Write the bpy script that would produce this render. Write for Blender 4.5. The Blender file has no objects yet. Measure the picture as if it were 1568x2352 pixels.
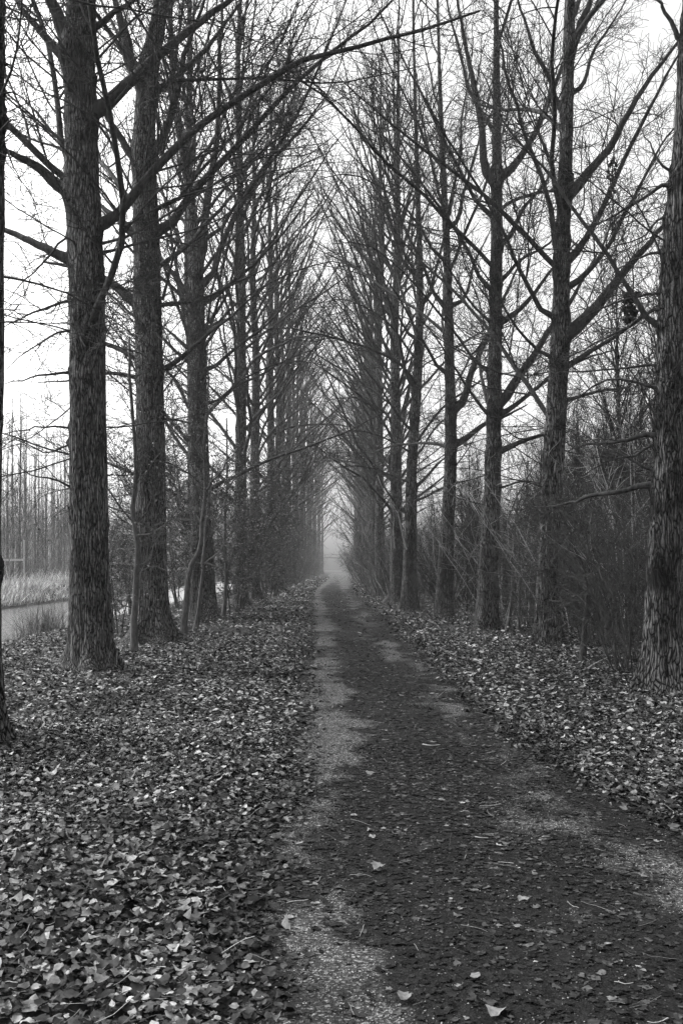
import bpy, math
import numpy as np
from math import radians, pi
rng = np.random.default_rng(11)
S = bpy.context.scene
COL = S.collection
F = 32/36*2352.0          # focal length in photo pixels (2352 high)
EYE = 1.6

def W(px, py, Y):
    """point of the place seen at photo pixel (px,py) at depth Y"""
    return np.array([(px-782)/F*Y, Y, EYE+(1300-py)/F*Y])

# ------------------------------------------------------------------ noise
_tab = np.random.default_rng(3).random((256, 256))
def vnoise(x, y, px=256, py=256, off=0):
    x = np.asarray(x, float); y = np.asarray(y, float)
    xi = np.floor(x).astype(int); yi = np.floor(y).astype(int)
    fx = x-xi; fy = y-yi
    fx = fx*fx*(3-2*fx); fy = fy*fy*(3-2*fy)
    a = lambda i, j: _tab[((i % px)+off*37) % 256, ((j % py)+off*91) % 256]
    return (a(xi, yi)*(1-fx)+a(xi+1, yi)*fx)*(1-fy)+(a(xi, yi+1)*(1-fx)+a(xi+1, yi+1)*fx)*fy
def sm(t):
    t = np.clip(t, 0, 1); return t*t*(3-2*t)

# ------------------------------------------------------------------ terrain and path
def XL(y): return np.interp(y, [2, 3.2, 4.8, 6.7, 11, 16.7, 24, 56, 80, 200], [-.34, -.34, -.42, -.39, -.41, -.56, -.77, -1.75, -1.7, -1.6])
def XR(y): return np.interp(y, [2, 4, 5.6, 6.1, 8.4, 12.9, 18.6, 33, 56, 100, 200], [3.2, 2.9, 2.15, 1.95, 1.55, 1.5, 1.42, 1.2, .9, 1.2, 1.3])
def gz(x, y):
    x = np.asarray(x, float); y = np.asarray(y, float)
    z = -1.5*sm((-x-5.2)/9.3)+1.45*sm((-x-20.3)/3.6)
    z = z+.05*(vnoise(x*.45+50, y*.45+90)-.5)*np.clip(np.abs(x)-.5, 0, 1)
    z = z+.045*sm((XL(y)+.15-x)/.7)+.045*sm((x-XR(y)+.15)/.7)
    return z
def gravel(x, y):
    n1 = vnoise(x*2.2+11, y*1.2+7); n2 = vnoise(x*6.3+31, y*4.1+17); n = .55*n1+.45*n2
    l = np.exp(-((x-(XL(y)+.27))/.33)**2)*np.interp(y, [2, 3.4, 4.3, 5.6, 6.1, 7, 8, 12, 200], [.6, .62, .6, .72, .9, .95, .95, 1.05, 1.15])
    r = np.exp(-((x-np.interp(y, [0, 4, 5, 7, 10, 20, 60], [1.75, 1.7, 1.5, 1.35, 1.2, .85, .3]))/.42)**2)*np.interp(y, [2, 12, 25, 60], [.56, .58, .55, .7])
    p = np.exp(-((x+.12)/.3)**2-((y-3.7)/.5)**2)*.9
    p2 = np.exp(-((x-1.0)/.75)**2-((y-4.15)/.22)**2)*.6
    g = np.maximum.reduce([l, r, p, p2])
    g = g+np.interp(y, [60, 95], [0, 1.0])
    return np.clip((g*1.25+(n-.5)*2.1-.5)*1.5, 0, 1)

# ------------------------------------------------------------------ mesh building
def obj(name, verts, faces, mat, parent=None, smooth=True, attr=None, loc=None):
    """faces: list of (n,k) index arrays"""
    me = bpy.data.meshes.new(name)
    verts = np.asarray(verts, np.float32)
    if not isinstance(faces, list): faces = [faces]
    me.vertices.add(len(verts)); me.vertices.foreach_set('co', verts.ravel())
    tot = sum(f.size for f in faces); npol = sum(len(f) for f in faces)
    me.loops.add(tot); me.loops.foreach_set('vertex_index', np.concatenate([f.ravel() for f in faces]).astype(np.int32))
    me.polygons.add(npol)
    sizes = np.concatenate([np.full(len(f), f.shape[1]) for f in faces])
    st = np.concatenate([[0], np.cumsum(sizes)[:-1]]).astype(np.int32)
    me.polygons.foreach_set('loop_start', st)
    me.polygons.foreach_set('use_smooth', np.full(npol, smooth))
    me.update(calc_edges=True)
    for k, v in (attr or {}).items():
        a = me.attributes.new(k, 'FLOAT', 'POINT'); a.data.foreach_set('value', np.asarray(v, np.float32))
    if mat: me.materials.append(mat)
    o = bpy.data.objects.new(name, me); COL.objects.link(o)
    if parent: o.parent = parent
    if loc is not None: o.location = loc
    return o
def tag(o, label, cat, group=None, kind=None):
    if label: o['label'] = label
    if cat: o['category'] = cat
    if group: o['group'] = group
    if kind: o['kind'] = kind
    return o
def thing(name, loc, label, cat, group=None):
    o = bpy.data.objects.new(name, None); COL.objects.link(o); o.location = loc; o.empty_display_size = .3
    return tag(o, label, cat, group)
def dup(root, loc, rz, sc, label, group=None):
    r = root.copy(); COL.objects.link(r); r.location = loc; r.rotation_euler = (0, 0, rz)
    r.scale = sc if hasattr(sc, '__len__') else (sc, sc, sc)
    r['label'] = label
    if group: r['group'] = group
    elif 'group' in r: del r['group']
    for ch in list(root.children):
        c = ch.copy(); COL.objects.link(c); c.parent = r
        for g in list(ch.children):
            d = g.copy(); COL.objects.link(d); d.parent = c
    return r
def nrm(v): return v/np.maximum(np.linalg.norm(v, axis=-1, keepdims=True), 1e-9)

class Tubes:
    def __init__(s): s.v = []; s.f = []; s.n = 0; s.caps = []
    def add(s, P, R, k, rough=0):
        """P (m,n,3) polylines, R (m,n) radii, k sides"""
        P = np.asarray(P, float); R = np.asarray(R, float)
        if P.ndim == 2: P = P[None]; R = R[None]
        m, n, _ = P.shape
        if m == 0: return
        T = np.empty_like(P); T[:, 1:-1] = P[:, 2:]-P[:, :-2]; T[:, 0] = P[:, 1]-P[:, 0]; T[:, -1] = P[:, -1]-P[:, -2]
        T = nrm(T)
        avg = nrm(P[:, -1]-P[:, 0])
        ref = np.where(np.abs(avg[:, 2:3]) > .8, np.array([[1., .13, 0]]), np.array([[0.07, 0.11, 1.]]))
        U = nrm(np.cross(T, ref[:, None, :])); V = np.cross(T, U)
        a = np.arange(k)*2*pi/k
        RR = R[:, :, None]*np.ones(k)
        if rough: RR = RR*(1+rough*rng.normal(size=RR.shape))
        vv = P[:, :, None, :]+RR[..., None]*(np.cos(a)[:, None]*U[:, :, None, :]+np.sin(a)[:, None]*V[:, :, None, :])
        idx = np.arange(m*n*k).reshape(m, n, k)+s.n
        nx = np.roll(idx, -1, axis=2)
        q = np.stack([idx[:, :-1], nx[:, :-1], nx[:, 1:], idx[:, 1:]], -1).reshape(-1, 4)
        s.v.append(vv.reshape(-1, 3)); s.f.append(q); s.n += m*n*k
        if k > 3: s.caps.append((k, idx[:, -1]))
    def build(s, name, mat, parent=None, **kw):
        if not s.n: return None
        fs = [np.concatenate(s.f)]
        d = {}
        for k, c in s.caps: d.setdefault(k, []).append(c)
        for k, c in d.items(): fs.append(np.concatenate(c))
        return obj(name, np.concatenate(s.v), fs, mat, parent, **kw)

def grow(P0, D, L, n, up=0.0, wob=.12):
    m = len(L); P = np.empty((m, n, 3)); P[:, 0] = P0; d = nrm(np.array(D, float)); st = (np.asarray(L)/(n-1))[:, None]
    upv = np.broadcast_to(np.asarray(up, float), (m,))
    for i in range(1, n):
        d = d+rng.normal(0, wob, (m, 3)); d[:, 2] += upv; d = nrm(d)
        P[:, i] = P[:, i-1]+d*st
    return P
def sprout(P, R, cnt, t0, t1, a0, a1, zb=0.0):
    """start points, directions, parent index, t and parent radius for children along polylines"""
    m, n, _ = P.shape
    cnt = np.broadcast_to(np.asarray(cnt, int), (m,))
    idx = np.repeat(np.arange(m), cnt)
    t = t0+(t1-t0)*rng.random(len(idx))
    f = t*(n-1); i = np.minimum(f.astype(int), n-2); fr = (f-i)[:, None]
    pos = P[idx, i]*(1-fr)+P[idx, i+1]*fr
    r = R[idx, i]*(1-fr[:, 0])+R[idx, i+1]*fr[:, 0]
    tan = nrm(P[idx, i+1]-P[idx, i])
    v = rng.normal(size=tan.shape); v[:, 2] += zb; v -= (v*tan).sum(1, keepdims=True)*tan; v = nrm(v)
    a = np.radians(a0+(a1-a0)*rng.random(len(idx)))[:, None]
    return idx, pos, np.cos(a)*tan+np.sin(a)*v, t, r
def resample(pts, n):
    pts = np.asarray(pts, float)
    d = np.concatenate([[0], np.cumsum(np.linalg.norm(np.diff(pts, axis=0), axis=1))])
    m = len(pts); tt = np.linspace(0, d[-1], n)
    if m < 3: return np.stack([np.interp(tt, d, pts[:, c]) for c in range(pts.shape[1])], 1)
    tg = np.gradient(pts, d, axis=0)
    i = np.clip(np.searchsorted(d, tt, 'right')-1, 0, m-2); h = (d[i+1]-d[i])[:, None]; u = ((tt-d[i])[:, None])/h
    return (2*u**3-3*u**2+1)*pts[i]+(u**3-2*u**2+u)*h*tg[i]+(-2*u**3+3*u**2)*pts[i+1]+(u**3-u**2)*h*tg[i+1]

# ------------------------------------------------------------------ materials (the photograph is black and white: all greys)
def mat(name, rough=.9, spec=.2):
    m = bpy.data.materials.new(name); m.use_nodes = True
    nt = m.node_tree; b = nt.nodes['Principled BSDF']
    b.inputs['Roughness'].default_value = rough; b.inputs['Specular IOR Level'].default_value = spec
    return m, nt, b
def N(nt, t, **kw):
    n = nt.nodes.new(t)
    for k, v in kw.items():
        if k in n.inputs: n.inputs[k].default_value = v
        else: setattr(n, k, v)
    return n
def grey(v): return (v, v, v, 1)
def ramp(nt, src, stops):
    r = N(nt, 'ShaderNodeValToRGB'); e = r.color_ramp.elements
    e[0].position, e[0].color = stops[0][0], grey(stops[0][1]); e[1].position, e[1].color = stops[-1][0], grey(stops[-1][1])
    for p, v in stops[1:-1]:
        x = e.new(p); x.color = grey(v)
    nt.links.new(src, r.inputs[0]); return r.outputs[0]
def mth(nt, op, a, b=None, c=None):
    n = N(nt, 'ShaderNodeMath', operation=op)
    for i, x in enumerate((a, b, c)):
        if x is None: continue
        if isinstance(x, (int, float)): n.inputs[i].default_value = x
        else: nt.links.new(x, n.inputs[i])
    return n.outputs[0]
def coords(nt, scale):
    t = N(nt, 'ShaderNodeTexCoord'); m = N(nt, 'ShaderNodeMapping'); m.inputs['Scale'].default_value = scale
    nt.links.new(t.outputs['Object'], m.inputs[0]); return m.outputs[0]
def noise(nt, vec, sc, det=4, rough=.6):
    n = N(nt, 'ShaderNodeTexNoise', Scale=sc, Detail=det, Roughness=rough); nt.links.new(vec, n.inputs['Vector']); return n.outputs['Fac']

def bark_mat(name, k=1.0, fine=1.0):
    m, nt, b = mat(name, .9, .12)
    v = coords(nt, (1, 1, .13)); v2 = coords(nt, (1, 1, .5))
    n1 = noise(nt, v, 40*fine, 5, .7)
    n2 = noise(nt, coords(nt, (1, 1, .45)), 90, 3, .7)
    n3 = noise(nt, coords(nt, (1, 1, .35)), 2.3, 4, .6)
    wv = N(nt, 'ShaderNodeVectorMath', operation='ADD'); nn = N(nt, 'ShaderNodeTexNoise', Scale=7.0, Detail=2.0); nt.links.new(coords(nt, (1, 1, .5)), nn.inputs['Vector'])
    sc_ = N(nt, 'ShaderNodeVectorMath', operation='SCALE'); sc_.inputs['Scale'].default_value = .085; nt.links.new(nn.outputs['Color'], sc_.inputs[0])
    nt.links.new(coords(nt, (1, 1, .075)), wv.inputs[0]); nt.links.new(sc_.outputs[0], wv.inputs[1])
    vo = N(nt, 'ShaderNodeTexVoronoi', feature='DISTANCE_TO_EDGE', Scale=33*fine); nt.links.new(wv.outputs[0], vo.inputs['Vector'])
    fur = ramp(nt, vo.outputs['Distance'], [(.01, 0), (.1, .72), (.35, 1)])
    h = mth(nt, 'MULTIPLY', fur, mth(nt, 'ADD', .1, mth(nt, 'ADD', mth(nt, 'MULTIPLY', n1, .6), mth(nt, 'ADD', mth(nt, 'MULTIPLY', n2, .5), mth(nt, 'MULTIPLY', noise(nt, coords(nt, (1, 1, 1.6)), 17, 3, .7), .55)))))
    c = ramp(nt, h, [(.08, .002*k), (.4, .018*k), (.72, .08*k), (1.05, .25*k)])
    st = ramp(nt, n3, [(.36, .35), (.6, 1.0)])
    at = N(nt, 'ShaderNodeAttribute', attribute_name='scar')
    sc = mth(nt, 'SUBTRACT', 1.0, mth(nt, 'MULTIPLY', at.outputs['Fac'], .86))
    mx = N(nt, 'ShaderNodeMix', data_type='RGBA', blend_type='MULTIPLY'); mx.inputs[0].default_value = 1
    nt.links.new(c, mx.inputs[6]); nt.links.new(mth(nt, 'MULTIPLY', st, sc), mx.inputs[7])
    nt.links.new(mx.outputs[2], b.inputs['Base Color'])
    bp = N(nt, 'ShaderNodeBump', Strength=1.0, Distance=.03); nt.links.new(h, bp.inputs['Height']); nt.links.new(bp.outputs[0], b.inputs['Normal'])
    return m
M_bark = bark_mat('bark')
def simple(name, lo, hi, sc, rough=.85, st=(1, 1, .3), spec=.2, bump=.3):
    m, nt, b = mat(name, rough, spec)
    n = noise(nt, coords(nt, st), sc, 4, .65)
    nt.links.new(ramp(nt, n, [(.3, lo), (.7, hi)]), b.inputs['Base Color'])
    if bump:
        bp = N(nt, 'ShaderNodeBump', Strength=bump, Distance=.01); nt.links.new(n, bp.inputs['Height']); nt.links.new(bp.outputs[0], b.inputs['Normal'])
    return m
M_limb = simple('branch_bark', .008, .055, 22, spec=.1)
M_twig = simple('twig_bark', .015, .045, 9, bump=0, spec=.1)
M_pale = simple('barkless_wood', .1, .34, 30)
M_stick = simple('fallen_wood', .16, .34, 40)
M_sap = simple('sapling_bark', .025, .11, 24)
M_shrub = simple('shrub_bark', .006, .075, 5, st=(1, 1, .6), bump=0, spec=.1)
M_soil = simple('soil', .008, .03, 9, st=(1, 1, 1), bump=.5, spec=.05)
def tone_mat(name, k=1.0, rough=.6, spec=.3, nsc=60):
    m, nt, b = mat(name, rough, spec)
    at = N(nt, 'ShaderNodeAttribute', attribute_name='tone')
    n = noise(nt, coords(nt, (1, 1, 1)), nsc, 3, .6)
    v = mth(nt, 'MULTIPLY', at.outputs['Fac'], ramp(nt, n, [(.3, .6*k), (.7, 1.3*k)]))
    nt.links.new(v, b.inputs['Base Color']); return m
M_leaf = tone_mat('dead_leaf', 1.0, .7, .1)
M_stone = tone_mat('gravel_stone', 1.0, .7, .3, 200)
M_reed = tone_mat('dry_reed', 1.0, .8, .1, 3)

def path_mat():
    m, nt, b = mat('gravel_path', .9, .06)
    at = N(nt, 'ShaderNodeAttribute', attribute_name='gravel')
    v = coords(nt, (1, 1, 1))
    ne = noise(nt, v, 7, 8, .8)
    g = mth(nt, 'ADD', at.outputs['Fac'], mth(nt, 'MULTIPLY', mth(nt, 'SUBTRACT', ne, .5), 1.5))
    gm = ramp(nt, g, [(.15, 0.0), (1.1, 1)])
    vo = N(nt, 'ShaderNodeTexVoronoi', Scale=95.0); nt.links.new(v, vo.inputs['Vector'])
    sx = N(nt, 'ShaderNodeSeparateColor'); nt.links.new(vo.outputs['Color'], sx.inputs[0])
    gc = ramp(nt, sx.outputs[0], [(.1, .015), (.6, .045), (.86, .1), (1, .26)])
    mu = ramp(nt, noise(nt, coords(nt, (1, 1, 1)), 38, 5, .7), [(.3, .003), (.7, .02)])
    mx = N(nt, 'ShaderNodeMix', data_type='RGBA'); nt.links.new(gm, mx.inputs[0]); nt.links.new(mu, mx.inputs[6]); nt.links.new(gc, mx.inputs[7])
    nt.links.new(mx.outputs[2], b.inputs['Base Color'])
    hh = mth(nt, 'ADD', mth(nt, 'MULTIPLY', vo.outputs['Distance'], .5), noise(nt, v, 30, 4, .7))
    bp = N(nt, 'ShaderNodeBump', Strength=.6, Distance=.015); nt.links.new(hh, bp.inputs['Height']); nt.links.new(bp.outputs[0], b.inputs['Normal'])
    return m
M_path = path_mat()
def water_mat():
    m, nt, b = mat('river_water', .16, .5)
    b.inputs['Base Color'].default_value = grey(.1)
    n = noise(nt, coords(nt, (1, .25, 1)), 2.2, 3, .6)
    bp = N(nt, 'ShaderNodeBump', Strength=.5, Distance=.06); nt.links.new(n, bp.inputs['Height']); nt.links.new(bp.outputs[0], b.inputs['Normal'])
    return m
M_water = water_mat()
M_white = simple('white_paint', .3, .45, 5, bump=0)

# ------------------------------------------------------------------ ground, path, river
def grid(xs, ys):
    X, Y = np.meshgrid(xs, ys); nx, ny = len(xs), len(ys)
    i = np.arange(nx*ny).reshape(ny, nx)
    f = np.stack([i[:-1, :-1], i[:-1, 1:], i[1:, 1:], i[1:, :-1]], -1).reshape(-1, 4)
    return X.ravel(), Y.ravel(), f
xs = np.concatenate([np.linspace(-250, -32, 24), np.arange(-30, -6, .6), np.arange(-6, 6.01, .25), np.arange(6.6, 16, .7), np.linspace(17, 250, 26)])
ys = np.concatenate([np.linspace(-30, 0, 8), np.arange(.25, 40, .4), np.arange(40.5, 110, 1.2), np.linspace(112, 320, 60)])
X, Y, f = grid(xs, ys)
tag(obj('ground', np.stack([X, Y, gz(X, Y)], 1), f, M_soil), None, None, None, 'structure')
ys = np.concatenate([np.arange(-6, 0, .5), np.arange(0, 14, .06), np.arange(14, 40, .2), np.arange(40, 205, 1.0)])
us = np.linspace(0, 1, 61)
U, Y = np.meshgrid(us, ys)
xl, xr = XL(Y)-.5, XR(Y)+.5
X = xl+(xr-xl)*U
i = np.arange(U.size).reshape(U.shape)
f = np.stack([i[:-1, :-1], i[:-1, 1:], i[1:, 1:], i[1:, :-1]], -1).reshape(-1, 4)
edge = np.minimum(U, 1-U)
Zp = gz(X, Y)+.016-.03*sm((.05-edge)/.05)
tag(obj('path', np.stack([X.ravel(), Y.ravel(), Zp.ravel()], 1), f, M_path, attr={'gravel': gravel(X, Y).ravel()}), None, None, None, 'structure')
X, Y, f = grid(np.linspace(-22.6, -9.5, 12), np.linspace(-29, 318, 60))
tag(obj('river', np.stack([X, Y, np.full_like(X, -1.15)], 1), f, M_water), None, None, None, 'structure')

# ------------------------------------------------------------------ leaves
LEAF_HI_V = np.array([[0, -.48, 0], [.26, -.44, 0], [.46, -.2, 0], [.44, .04, 0], [.30, .24, 0], [.15, .38, 0], [0, .54, 0], [-.15, .38, 0], [-.31, .23, 0], [-.44, .03, 0], [-.46, -.2, 0], [-.25, -.44, 0], [0, -.1, 0], [0, .2, 0]], float)
LEAF_HI_F = np.array([[0, 1, 2, 12], [12, 2, 3, 13], [13, 3, 4, 5], [13, 5, 6, 7], [13, 7, 8, 9], [12, 13, 9, 10], [12, 10, 11, 0]])
LEAF_MD_V = np.array([[0, -.5, 0], [.44, -.1, 0], [.26, .3, 0], [0, .54, 0], [-.3, .26, 0], [-.45, -.12, 0], [0, 0, 0]], float)
LEAF_MD_F = np.array([[0, 1, 2, 6], [6, 2, 3, 4], [6, 4, 5, 0]])
LEAF_LO_V = np.array([[0, -.5, 0], [.42, .05, 0], [0, .5, 0], [-.42, .05, 0]], float)
LEAF_LO_F = np.array([[0, 1, 2], [0, 2, 3]])
def leaves(P, size, tilt, V, Fc, curl=.5, jag=.06):
    m = len(P); n = len(V)
    v = np.repeat(V[None], m, 0)
    asp = rng.uniform(.75, 1.15, (m, 1))
    v[:, :, 0] *= asp
    v[:, :, :2] += rng.normal(0, jag, (m, n, 2))
    cx = rng.normal(0, curl, (m, 1))+curl*.35; cy = rng.normal(0, curl*.7, (m, 1)); cw = rng.normal(0, curl*.8, (m, 1))
    v[:, :, 2] = cx*v[:, :, 0]**2*1.6+cy*v[:, :, 1]**2+cw*v[:, :, 0]*v[:, :, 1]+rng.normal(0, .045, (m, n))
    v *= np.asarray(size).reshape(-1, 1, 1)
    a = rng.uniform(0, 2*pi, m); b = rng.normal(0, 1, m)*tilt; c = rng.normal(0, 1, m)*tilt
    ca, sa, cb, sb, cc, sc = np.cos(a), np.sin(a), np.cos(b), np.sin(b), np.cos(c), np.sin(c)
    x, y, z = v[..., 0], v[..., 1], v[..., 2]
    x, y = x*ca[:, None]-y*sa[:, None], x*sa[:, None]+y*ca[:, None]
    y, z = y*cb[:, None]-z*sb[:, None], y*sb[:, None]+z*cb[:, None]
    x, z = x*cc[:, None]+z*sc[:, None], -x*sc[:, None]+z*cc[:, None]
    v = np.stack([x, y, z], -1)+P[:, None, :]
    f = (Fc[None]+(np.arange(m)*n)[:, None, None]).reshape(-1, Fc.shape[1])
    return v.reshape(-1, 3), f
def tones(m, wet=0.0):
    t = rng.random(m)
    out = np.where(t < .5, rng.uniform(.006, .028, m), np.where(t < .8, rng.uniform(.03, .1, m), rng.uniform(.1, .24, m)))
    return out*1.25*(1-wet)
def litter(y0, y1, dens, V, Fc, size, tilt, zj, xmin=None, xmax=None):
    # area on both sides of the path inside (and a step beside) what the photograph sees
    w = lambda y: .40*y+2.2
    m0 = int(dens*(y1-y0)*2*w(y1))
    y = rng.uniform(y0, y1, m0); x = rng.uniform(-w(y1), w(y1), m0)
    keep = np.abs(x) < w(y)
    if xmin is not None: keep &= (x > xmin) & (x < xmax)
    el = XL(y)+.22*(vnoise(x*3, y*1.6)-.5); er = XR(y)+.3*(vnoise(x*3+9, y*1.6)-.5)
    side = np.maximum(el-x, x-er)            # >0 on the verge
    pr = sm((side+.28)/.5)
    keep &= rng.random(m0) < pr
    keep &= gz(x, y) > -1.2
    hol = vnoise(x*1.4+5, y*1.1+3)            # thinner spots
    keep &= rng.random(m0) < .55+.75*hol
    x, y = x[keep], y[keep]; side = side[keep]
    m = len(x)
    z = gz(x, y)+.008+rng.random(m)*zj+.05*vnoise(x*2.3, y*2.3)*np.clip(side*2, 0, 1)
    big = vnoise(x*.8+20, y*.8)
    cl = vnoise(x*2.6+4, y*2.1); tn = tones(m)*(.45+.6*big+.6*cl)*np.where(side < .1, .6, 1)
    sz = np.where(rng.random(m) < .5, rng.uniform(.25, .6, m)*size[1], rng.uniform(*size, m))
    v, f = leaves(np.stack([x, y, z], 1), sz, tilt, V, Fc, .55)
    return v, f, np.repeat(tn, len(V))*rng.uniform(.6, 1.4, m*len(V))
def join(parts):
    n = 0; vs = []; fs = {}; ts = []
    for v, f, t in parts:
        vs.append(v); fs.setdefault(f.shape[1], []).append(f+n); ts.append(t); n += len(v)
    return np.concatenate(vs), [np.concatenate(x) for x in fs.values()], np.concatenate(ts)
v, f, t = join([litter(2.6, 9, 2300, LEAF_HI_V, LEAF_HI_F, (.03, .067), .2, .05),
                litter(9, 20, 620, LEAF_MD_V, LEAF_MD_F, (.045, .085), .22, .04),
                litter(20, 46, 120, LEAF_LO_V, LEAF_LO_F, (.07, .12), .22, .04, -13, 14),
                litter(46, 130, 26, LEAF_LO_V, LEAF_LO_F, (.12, .22), .4, .05, -12, 12)])
tag(obj('leaf_litter', v, f, M_leaf, smooth=True, attr={'tone': t}), 'thick litter of fallen poplar leaves on both verges of the path', 'leaf litter', None, 'stuff')
def path_leaves(y0, y1, dens, V, Fc, size):
    m0 = int(dens*(y1-y0)*4.2); y = rng.uniform(y0, y1, m0); x = rng.uniform(-1.9, 3.3, m0)
    g = gravel(x, y)
    keep = (x > XL(y)-.1) & (x < XR(y)+.2) & (rng.random(m0) < (1-.93*g)*(.35+.9*vnoise(x*1.1+3, y*.9+8)))
    x, y = x[keep], y[keep]; m = len(x)
    z = gz(x, y)+.018+rng.random(m)*.006
    t = rng.random(m); tn = np.where(t < .75, rng.uniform(.003, .02, m), np.where(t < .97, rng.uniform(.02, .06, m), rng.uniform(.07, .17, m)))
    v, f = leaves(np.stack([x, y, z], 1), size[0]+(size[1]-size[0])*rng.random(m)**2.2, .07, V, Fc, .14, .13)
    tn = tn*(.45+1.3*vnoise(x*2.1+2, y*1.6+5))
    v[:, 2] = np.minimum(v[:, 2], np.repeat(z, len(V))+.012)
    return v, f, np.repeat(tn, len(V))*rng.uniform(.5, 1.5, m*len(V))
v, f, t = join([path_leaves(2.6, 8, 2000, LEAF_HI_V, LEAF_HI_F, (.007, .05)), path_leaves(8, 20, 420, LEAF_MD_V, LEAF_MD_F, (.03, .07)),
                path_leaves(20, 60, 70, LEAF_LO_V, LEAF_LO_F, (.06, .12))])
tag(obj('trodden_leaves', v, f, M_leaf, smooth=True, attr={'tone': t}), 'dark trodden leaves flattened into the middle of the path', 'leaf litter', None, 'stuff')
# loose stones in the bare patches
m0 = 300000; y = 2.6+(9.5)*rng.random(m0)**1.4; x = rng.uniform(-.9, 3.2, m0)
k = rng.random(m0) < (gravel(x, y)**1.3+.2*vnoise(x*2.7+8, y*1.9)**2)*np.clip(vnoise(x*14, y*14)*1.8-.3, 0, 1); x, y = x[k], y[k]; m = len(x)
OV = np.array([[1, 0, 0], [0, 1, 0], [-1, 0, 0], [0, -1, 0], [.1, 0, .8], [0, 0, -.8]], float); OF = np.array([[0, 1, 4], [1, 2, 4], [2, 3, 4], [3, 0, 4]])
v = OV[None]*rng.uniform(.0018, .0048, (m, 1, 1))*rng.uniform(.7, 1.3, (m, 6, 3)); a = rng.uniform(0, 6.28, m)
v = np.stack([v[..., 0]*np.cos(a)[:, None]-v[..., 1]*np.sin(a)[:, None], v[..., 0]*np.sin(a)[:, None]+v[..., 1]*np.cos(a)[:, None], v[..., 2]], -1)
v += np.stack([x, y, gz(x, y)+.018], 1)[:, None]
tn = np.repeat(np.where(rng.random(m) < .7, rng.uniform(.03, .1, m), rng.uniform(.12, .3, m)), 6)
tag(obj('gravel', v.reshape(-1, 3), (OF[None]+(np.arange(m)*6)[:, None, None]).reshape(-1, 3), M_stone, smooth=False, attr={'tone': tn}), 'pale loose gravel showing in the bare patches of the path', 'gravel', None, 'stuff')

m = 5200; y = 2.8+rng.random(m)**1.3*13; x = rng.uniform(-1, 1, m)*(.42*y+1.5)
k = (x < XL(y)+.1) | (x > XR(y)-.1) | (rng.random(m) < .18); x, y = x[k], y[k]; m = len(x); a = rng.uniform(0, 6.28, m)
P = grow(np.stack([x, y, gz(x, y)+rng.uniform(.02, .065, m)], 1), np.stack([np.cos(a), np.sin(a), rng.normal(0, .22, m)], 1), rng.uniform(.03, .16, m), 5, 0, .16)
tb = Tubes(); tb.add(P, np.repeat(rng.uniform(.0008, .0022, m)[:, None], 5, 1), 3)
o = tb.build('leaf_stalks', M_stone, attr={'tone': np.repeat(rng.choice([.02, .05, .1, .25], m), 15)})
tag(o, 'thin leaf stalks and twig bits scattered through the litter', 'litter', None, 'stuff')
def single_leaf(px, py, s, tone, label, tilt=.12):
    Yd = EYE*F/(py-1300); p = W(px, py, Yd); p[2] = gz(p[0], p[1])+.034
    v, f = leaves(np.zeros((1, 3)), [s*.85], tilt*1.3, LEAF_HI_V, LEAF_HI_F, .6)
    o = obj('fallen_leaf', v, f, M_leaf, smooth=True, attr={'tone': np.full(len(v), tone*.36)}, loc=p)
    tag(o, label, 'leaf', 'pale leaves lying on the path and verge')
for a in [(868, 2008, .085, .42, 'pale leaf alone on the dark middle of the path', .1), (652, 2152, .09, .4, 'pale leaf at the left edge of the near gravel patch', .12),
          (925, 2308, .07, .34, 'light leaf near the foot of the path, on dark mulch', .1), (1092, 2260, .05, .36, 'small light leaf on dark mulch right of the path middle', .12),
          (1140, 2360-20, .12, .4, 'broad pale leaf lying flat at the bottom of the picture', .08), (850, 1782, .09, .36, 'small pale leaf on the path between both wheel tracks', .08),
          (245, 2118, .12, .38, 'large pale leaf in the litter on the left verge', .2), (300, 2225, .1, .5, 'bright torn leaf low on the left verge', .25),
          (60, 2230, .12, .4, 'broad light leaf in the bottom left corner litter', .2), (1350, 1760, .12, .38, 'big pale curled leaf on the right verge below the end trunk', .3),
          (540, 2040, .09, .42, 'light leaf between the left verge and the gravel', .2)]:
    single_leaf(*a)

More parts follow.
